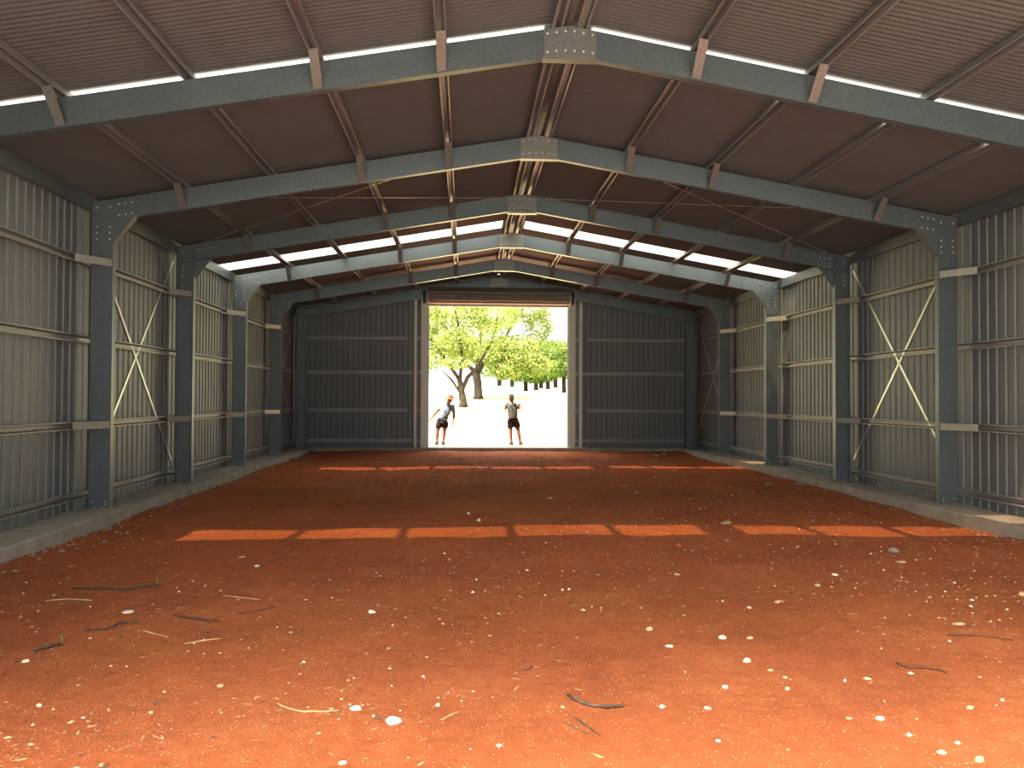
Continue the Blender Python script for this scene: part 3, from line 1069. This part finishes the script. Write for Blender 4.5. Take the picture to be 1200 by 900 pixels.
# straw hat: crown, brim, band
b = MB(); vs, fs = [], []
Rh = Matrix.Rotation(math.atan2(ax.x, ax.z) * .35, 3, 'Y') @ Matrix.Rotation(math.atan2(-ax.y, ax.z) * .35, 3, 'X')
pr = [(.0, .125), (.05, .122), (.082, .10), (.092, .02), (.097, .012), (.17, .004), (.245, .012), (.246, .005), (.17, -.006), (.095, .0), (.088, .01)]
for r_, z_ in pr:
    for k in range(24):
        a = 2 * math.pi * k / 24
        zz = z_ + (.012 * math.cos(2 * a) if r_ > .15 else 0)
        vs.append(hd + ax * .068 + Rh @ Vector((r_ * math.cos(a), r_ * 1.08 * math.sin(a), zz)))
for j in range(len(pr) - 1):
    for k in range(24):
        fs.append((j * 24 + k, (j + 1) * 24 + k, (j + 1) * 24 + (k + 1) % 24, j * 24 + (k + 1) % 24))
b.add(vs, fs); b.build('straw_hat', M['straw'], t, True)
ellipsoid('beard', hd + fw * .045 - ax * .075, (.062, .055, .060), M['beard'], t)
# tool belt
b = MB(); hc = Vector(lerp(hip, chest, .13)); vs, fs = [], []
for j, z_ in enumerate((-.03, .03)):
    for rr in (.170, .182):
        for k in range(20):
            a = 2 * math.pi * k / 20
            vs.append(hc + Vector((rr * math.cos(a), rr * .78 * math.sin(a), z_)))
for k in range(20):
    k2 = (k + 1) % 20
    fs += [(20 + k, 20 + k2, 60 + k2, 60 + k), (k2, k, 40 + k, 40 + k2), (k, k2, 20 + k2, 20 + k), (40 + k2, 40 + k, 60 + k, 60 + k2)]
b.add(vs, fs); b.build('tool_belt', M['leather'], t)
for (px_, w_, h_) in ((.02, .13, .17), (.16, .09, .14)):
    b = MB()
    x0 = hc.x + px_ - .06
    yy0 = hc.y - .19
    b.add([(x0 - w_ / 2, yy0, hc.z), (x0 + w_ / 2, yy0, hc.z), (x0 + w_ / 2 * .85, yy0 + .0, hc.z - h_), (x0 - w_ / 2 * .85, yy0, hc.z - h_),
           (x0 - w_ / 2, yy0 + .05, hc.z), (x0 + w_ / 2, yy0 + .05, hc.z), (x0 + w_ / 2 * .85, yy0 + .05, hc.z - h_), (x0 - w_ / 2 * .85, yy0 + .05, hc.z - h_)],
          [(0, 1, 2, 3), (7, 6, 5, 4), (0, 4, 5, 1), (1, 5, 6, 2), (2, 6, 7, 3), (3, 7, 4, 0)])
    b.build('tool_pouch', M['leather'], t)

JR = dict(hipL=(-.20, 0, .88), hipR=(-.02, 0, .88), shL=(-.31, .01, 1.38), shR=(.02, .01, 1.38), neck=(-.155, -.01, 1.47), head=(-.165, -.035, 1.60),
          elL=(-.42, -.04, 1.19), wrL=(-.37, -.24, 1.10), elR=(.17, -.05, 1.24), wrR=(.21, -.25, 1.18),
          knL=(-.19, -.02, .47), anL=(-.15, .02, .07), knR=(.08, -.02, .47), anR=(.15, .02, .07))
t, hd, ax, fw, rt, hip, chest = person('person in grey cap, grey polo shirt and dark shorts outside the doorway, elbows out', (RX, PY, PZ), JR, M['shirt_grey'], set())
b = MB(); vs, fs = [], []
pr = [(0, .105), (.045, .10), (.078, .07), (.090, .02), (.092, -.01), (.086, -.01)]
for r_, z_ in pr:
    for k in range(20):
        a = 2 * math.pi * k / 20
        vs.append(hd + ax * .055 + Vector((r_ * math.cos(a), r_ * 1.12 * math.sin(a), z_)))
for j in range(len(pr) - 1):
    for k in range(20):
        fs.append((j * 20 + k, (j + 1) * 20 + k, (j + 1) * 20 + (k + 1) % 20, j * 20 + (k + 1) % 20))
b.add(vs, fs); cp_ = b.build('cap', M['cap'], t, True)
b = MB(); br = hd + ax * .05 + fw * .09
b.plate([br + Vector((-.075, .02, 0)), br + Vector((-.06, -.06, -.012)), br + Vector((0, -.085, -.016)), br + Vector((.06, -.06, -.012)), br + Vector((.075, .02, 0))], (0, 0, .008))
b.build('peak', M['cap'], cp_)
ch = Vector(chest)
b = MB()
for s in (-1, 1):
    b.plate([ch + Vector((s * .008, -.112, .025)), ch + Vector((s * .075, -.085, .095)), ch + Vector((s * .095, -.10, .05)), ch + Vector((s * .05, -.135, .0))], (0, -.006, 0))
b.build('collar', M['collar'], t)
b = MB(); b.tube([ch + Vector((-.10, -.09, .07)), ch + Vector((-.02, -.145, -.06)), ch + Vector((.07, -.145, -.22)), ch + Vector((.15, -.10, -.40))], .011, 6)
b.build('shoulder_strap', M['leather'], t)

# ------------------------------------------------------------------ stones and sticks
def stone_mesh(r, flat, seed):
    g = np.random.default_rng(seed)
    vs, fs = [], []
    nr, ns = 6, 9
    ax_ = g.uniform(.75, 1.15, 3)
    planes = g.normal(size=(9, 3)); planes /= np.linalg.norm(planes, axis=1)[:, None]
    dist = g.uniform(.62, .95, 9)
    for j in range(nr + 1):
        th = math.pi * j / nr
        for k in range(ns):
            ph = 2 * math.pi * (k + .5 * (j % 2)) / ns
            d = np.array([math.sin(th) * math.cos(ph), math.sin(th) * math.sin(ph), math.cos(th)])
            q = 1.0
            for p_, ds in zip(planes, dist):
                dd = d @ p_
                if dd > 1e-3: q = min(q, ds / dd)
            v = d * q * ax_ * np.array([1.15, .9, flat])
            vs.append(tuple(v * r))
    for j in range(nr):
        for k in range(ns):
            fs.append((j * ns + k, (j + 1) * ns + k, (j + 1) * ns + (k + 1) % ns, j * ns + (k + 1) % ns))
    b = MB(); b.add(vs, fs)
    return b


# (u, v, width px, flatness, colour, label)
ST = [
 (461, 846, 21, .75, 'w', 'big white wedge-shaped stone, largest on the dirt floor'),
 (417, 829, 15, .45, 'w', 'flat cream stone just left of the biggest white stone'),
 (513, 824, 9, .6, 'w', 'small rounded cream stone right of the biggest white stone'),
 (402, 890, 14, .5, 'w', 'pale flat stone at the front edge, below the cream pair'),
 (436, 717, 9, .8, 'w', 'upright little white stone in the middle left of the floor'),
 (150, 716, 14, .5, 'w', 'oval cream stone among the sticks on the left'),
 (30, 776, 8, .9, 'w', 'white pebble beside the weedy stick pile at far left'),
 (46, 827, 7, .8, 'w', 'white pebble alone in the front left corner area'),
 (284, 654, 10, .4, 't', 'thin pale stone lying just before the left end of the sun strip'),
 (301, 666, 6, .8, 'w', 'white pebble by the thin pale stone left of centre'),
 (258, 800, 8, .6, 't', 'small tan stone between the left sticks and the curved twig'),
 (177, 833, 8, .5, 't', 'small tan stone in the pale chips at front left'),
 (561, 611, 7, .8, 'w', 'white pebble just beyond the sun strip near the centre'),
 (549, 604, 6, .6, 'w', 'smaller white pebble beside the one beyond the sun strip'),
 (683, 712, 7, .7, 't', 'tan pebble in the middle of the floor right of centre'),
 (659, 687, 4, .9, 'w', 'left one of two tiny white pebbles side by side mid-floor'),
 (667, 687, 4, .9, 'w', 'right one of two tiny white pebbles side by side mid-floor'),
 (761, 734, 10, .7, 't', 'knobbly tan stone right of the floor centre'),
 (784, 756, 10, .5, 'w', 'white angular chip below the knobbly tan stone'),
 (793, 671, 9, .4, 't', 'pale flat chip on shaded dirt right of centre'),
 (776, 828, 9, .8, 'w', 'round cream stone right of the thick dark bark stick'),
 (829, 829, 10, .5, 'w', 'flat white stone on the bright dirt right of the round cream one'),
 (847, 746, 10, .8, 'w', 'chunky pale stone at the upper end of the right-hand cluster'),
 (879, 746, 9, .7, 't', 'tan broken stone next to the chunky pale one'),
 (875, 773, 11, .7, 'w', 'white pointed stone in the middle of the right-hand cluster'),
 (903, 784, 8, .5, 't', 'flat tan stone right of the white pointed stone'),
 (920, 793, 9, .5, 't', 'dark-edged tan stone at the right of the cluster'),
 (923, 807, 9, .8, 'w', 'round white stone at the lower right of the cluster'),
 (850, 805, 9, .85, 'w', 'round white stone at the lower left of the cluster'),
 (842, 868, 8, .6, 'w', 'white stone near the front edge, right of centre'),
 (995, 843, 11, .5, 't', 'long tan stone on bright dirt at the front right'),
 (1032, 843, 13, .5, 'w', 'long white stone beside the tan one at the front right'),
 (1065, 863, 7, .9, 'w', 'small round white stone below the long white one'),
 (1104, 883, 13, .6, 't', 'tan and white lump at the front edge on the right'),
 (1148, 892, 14, .8, 't', 'block-like tan stone at the bottom right corner'),
 (1122, 871, 7, .8, 'w', 'white pebble between the lump and the block-like stone'),
 (990, 795, 6, .9, 'w', 'white pebble left of a small tan shard on the right'),
 (1016, 793, 11, .4, 't', 'small tan shard below the brown curved stick on the right'),
 (1137, 829, 11, .35, 't', 'flat biscuit-coloured stone at the lower right'),
 (1175, 820, 7, .7, 'w', 'white pebble at the right edge, near the biscuit-coloured stone'),
 (1047, 644, 14, .75, 'g', 'dark grey rock at right, behind the sun strip end'),
 (1055, 656, 13, .35, 't', 'flat tan flake just in front of the dark grey rock'),
 (1123, 731, 20, .3, 't', 'broad pale flake above the straight brown stick at far right'),
 (913, 703, 13, .45, 't', 'dull tan clod in the shaded right half of the floor'),
 (878, 709, 6, .7, 'w', 'tiny white stone left of the dull tan clod'),
 (978, 672, 9, .4, 'w', 'white sliver in the shade on the right'),
 (958, 685, 8, .7, 't', 'small clod below the white sliver on the right'),
 (850, 612, 16, .35, 't', 'pale flat shard lying across the sun strip edge'),
 (1198, 697, 10, .8, 't', 'tan stone cut by the right edge of the view'),
 (732, 570, 15, .25, 't', 'pale flat shard far back, right of centre'),
 (746, 579, 9, .3, 't', 'smaller pale shard in front of the far flat one'),
 (645, 584, 9, .35, 't', 'thin pale flake far back near the centre'),
 (778, 533, 9, .8, 't', 'right one of two lumps by the footing right of the doorway'),
 (770, 534, 8, .7, 't', 'left one of two lumps by the footing right of the doorway'),
 (901, 568, 10, .7, 'g', 'grey lump near the right footing below the fourth frame'),
 (939, 569, 13, .6, 'g', 'dark clod heap near the right footing below the third frame'),
]
for k, (u, v, wpx, flat, c, lab) in enumerate(ST):
    p = at(u, v, Z_DIRT + .01)
    p[1] = min(p[1], 25.0); p[0] = max(-5.85, min(5.85, p[0]))
    d = p[1]
    r = wpx * .43 * d / F_PX
    bm = stone_mesh(r, flat, 100 + k)
    o = bm.build('stone', M[{'w': 'stone_white', 't': 'stone_tan', 'g': 'stone_grey'}[c]])
    zz = float(dirt_z(p[0], p[1]))
    o.location = (p[0], p[1], zz + r * flat * .35)
    o.rotation_euler = (random.uniform(-.12, .12), random.uniform(-.12, .12), random.uniform(-.5, .5))
    o['label'] = lab; o['category'] = 'stone'; o['group'] = 'loose stones on the dirt'

SK = [
 ([(665, 815), (676, 822), (690, 827), (712, 829), (732, 827)], 5.2, 'bark', 'thick dark curved stick with rough bark in the foreground'),
 ([(673, 839), (687, 849), (706, 863)], 2.6, 'bark', 'thin dark stick below the thick one, right of the pair'),
 ([(661, 844), (674, 852), (689, 859)], 2.0, 'bark', 'thin dark stick below the thick one, left of the pair'),
 ([(86, 687), (120, 688), (150, 690), (178, 686), (189, 684)], 3.4, 'bark', 'long dark stick at left with a weed growing by it'),
 ([(53, 701), (78, 699), (108, 702)], 2.4, 'twig', 'straight pale twig left of the long dark stick'),
 ([(98, 735), (126, 734), (140, 728), (164, 727)], 3.0, 'bark', 'dark stick with a pale broken end below the cream stone'),
 ([(204, 719), (228, 722), (258, 724)], 3.4, 'bark', 'short straight dark stick left of the floor centre'),
 ([(276, 717), (298, 716), (322, 710)], 2.2, 'brown_twig', 'slim brown twig right of the short straight stick'),
 ([(40, 763), (55, 758), (72, 753)], 5.0, 'bark', 'short thick bark piece in the weedy pile at far left'),
 ([(325, 821), (338, 828), (356, 832), (380, 832), (398, 831)], 2.4, 'twig', 'long pale curved twig in the left foreground'),
 ([(1051, 775), (1064, 781), (1080, 781), (1098, 783), (1110, 788)], 3.6, 'brown_twig', 'wavy reddish-brown stick in the right foreground'),
 ([(1110, 742), (1135, 743), (1160, 745), (1188, 749)], 3.4, 'brown_twig', 'straight reddish-brown stick near the right edge'),
 ([(517, 841), (527, 836), (538, 831)], 2.6, 'twig', 'short pale forked twig right of the biggest white stone'),
 ([(167, 735), (180, 738), (197, 742)], 2.0, 'twig', 'short pale twig right of the broken-ended dark stick'),
 ([(216, 750), (238, 747), (260, 745)], 2.0, 'twig', 'thin pale twig in front of the short straight stick'),
 ([(1022, 790), (1016, 793)], 1.6, 'bark', 'dark crumb of bark by the small tan shard'),
 ([(612, 783), (620, 782), (624, 778)], 2.2, 'bark', 'little bent dark twig in the centre foreground'),
 ([(262, 698), (284, 701), (305, 703)], 1.8, 'twig', 'faint pale twig behind the slim brown twig'),
]
for (pl, wpx, mt, lab) in SK:
    pts, rad = [], []
    for q, (u, v) in enumerate(pl):
        p = at(u, v, Z_DIRT + .012)
        r = wpx * .4 * p[1] / F_PX
        pts.append((p[0], p[1], float(dirt_z(p[0], p[1])) + r * .8)); rad.append(r * (1.0 if 0 < q < len(pl) - 1 else .7))
    # refine the line and roughen it
    P2, R2 = [], []
    for q in range(len(pts) - 1):
        for e in range(4):
            f = e / 4
            P2.append(Vector(pts[q]).lerp(Vector(pts[q + 1]), f) + Vector((random.uniform(-1, 1), random.uniform(-1, 1), random.uniform(0, .8))) * rad[q] * .5)
            R2.append((rad[q] * (1 - f) + rad[q + 1] * f) * random.uniform(.8, 1.2))
    P2.append(Vector(pts[-1])); R2.append(rad[-1] * .6)
    b = MB(); b.tube(P2, R2, 6)
    o = b.build('stick', M[mt], None, True)
    o['label'] = lab; o['category'] = 'stick'; o['group'] = 'loose sticks on the dirt'

for (u, v, lab) in ((184, 686, 'tiny green weed sprig by the long dark stick'), (72, 754, 'tiny green weed sprig on the bark pile at far left')):
    p = at(u, v, Z_DIRT); z0 = float(dirt_z(p[0], p[1]))
    t = thing('weed_sprig', lab, 'weed', (p[0], p[1], z0), 'weed sprigs')
    b = MB(); b.tube([(0, 0, -.01), (.004, 0, .04), (0, .003, .075)], [.004, .003, .002], 5); b.build('stem', M['weed'], t)
    b = MB()
    for k in range(6):
        a = k * 1.1; h = .02 + .01 * k
        dd = Vector((math.cos(a), math.sin(a), .6)) * .032; sd = Vector((-math.sin(a), math.cos(a), 0)) * .007
        o_ = Vector((0, 0, h))
        b.add([o_, o_ + dd * .5 + sd, o_ + dd, o_ + dd * .5 - sd], [(0, 1, 2), (0, 2, 3)])
    b.build('leaves', M['weed'], t, kind='stuff')

# scatter nobody could count: grit, chips, straw
def scatter(name, n, mat, xr, yr, smin, smax, flat, seed, label, elong=1.0, weight=None):
    g_ = np.random.default_rng(seed)
    octv = np.array([(1, 0, 0), (0, 1, 0), (-1, 0, 0), (0, -1, 0), (0, 0, 1), (0, 0, -.5)], float)
    octf = np.array([(0, 1, 4), (1, 2, 4), (2, 3, 4), (3, 0, 4), (1, 0, 5), (2, 1, 5), (3, 2, 5), (0, 3, 5)])
    x = g_.uniform(*xr, n); y = yr[0] + (yr[1] - yr[0]) * g_.uniform(0, 1, n) ** 1.6
    if weight is not None:
        keep = g_.uniform(0, 1, n) < weight(x, y)
        x, y = x[keep], y[keep]; n = len(x)
    sz = smin + (smax - smin) * g_.uniform(0, 1, n) ** 4
    a = g_.uniform(0, 6.28, n)
    jit = g_.uniform(.6, 1.3, (n, 6, 1))
    P = octv[None] * jit * sz[:, None, None]
    P[:, :, 0] *= elong
    P[:, :, 2] *= flat
    ca, sa = np.cos(a)[:, None], np.sin(a)[:, None]
    X = P[:, :, 0] * ca - P[:, :, 1] * sa + x[:, None]
    Y = P[:, :, 0] * sa + P[:, :, 1] * ca + y[:, None]
    Z = P[:, :, 2] + dirt_z(x, y)[:, None] + sz[:, None] * flat * .3
    V = np.stack([X, Y, Z], 2).reshape(-1, 3)
    Fq = (octf[None] + (np.arange(n) * 6)[:, None, None]).reshape(-1, 3)
    fast_mesh(name, V, Fq, mat, kind='stuff', label=label, category=name.split('_')[-1])


patch = lambda x, y: np.clip(.35 + .5 * snoise(x * .8, y * .8, 77) * .4, .05, 1)
scatter('pale_grit', 15000, M['stone_tan'], (-5.8, 5.8), (3.3, 24.9), .003, .016, .6, 41, 'tan grit scattered all over the red dirt floor', 1.2, patch)
scatter('white_grit', 3600, M['stone_white'], (-5.8, 5.8), (3.3, 24.9), .003, .018, .7, 42, 'white grit scattered all over the red dirt floor', 1.1, patch)
scatter('straw_chips', 11000, M['twig'], (-5.8, 5.8), (3.3, 20), .004, .011, .25, 43, 'pale straw and wood chips scattered on the red dirt floor', 4.5, patch)
scatter('dark_crumbs', 6000, M['bark'], (-5.8, 5.8), (3.3, 22), .003, .014, .5, 44, 'dark bark crumbs scattered on the red dirt floor', 2.2, patch)
scatter('footing_rubble', 5000, M['stone_grey'], (-6.0, -5.35), (6, 25), .006, .035, .7, 45, 'grey mortar rubble along the left footing', 1.2, lambda x, y: np.exp(-(x + 6.0) / .22))
scatter('footing_rubble', 3200, M['stone_grey'], (5.35, 6.0), (6, 25), .006, .032, .7, 46, 'grey mortar rubble along the right footing', 1.2, lambda x, y: np.exp(-(6.0 - x) / .2))
scatter('soil_clods', 16000, M['dirt'], (-5.9, 5.9), (3.3, 25.0), .004, .034, .8, 47, 'small clods of red soil across the floor', 1.1, lambda x, y: np.clip(.25 + (y - 8) / 14, 0, 1))
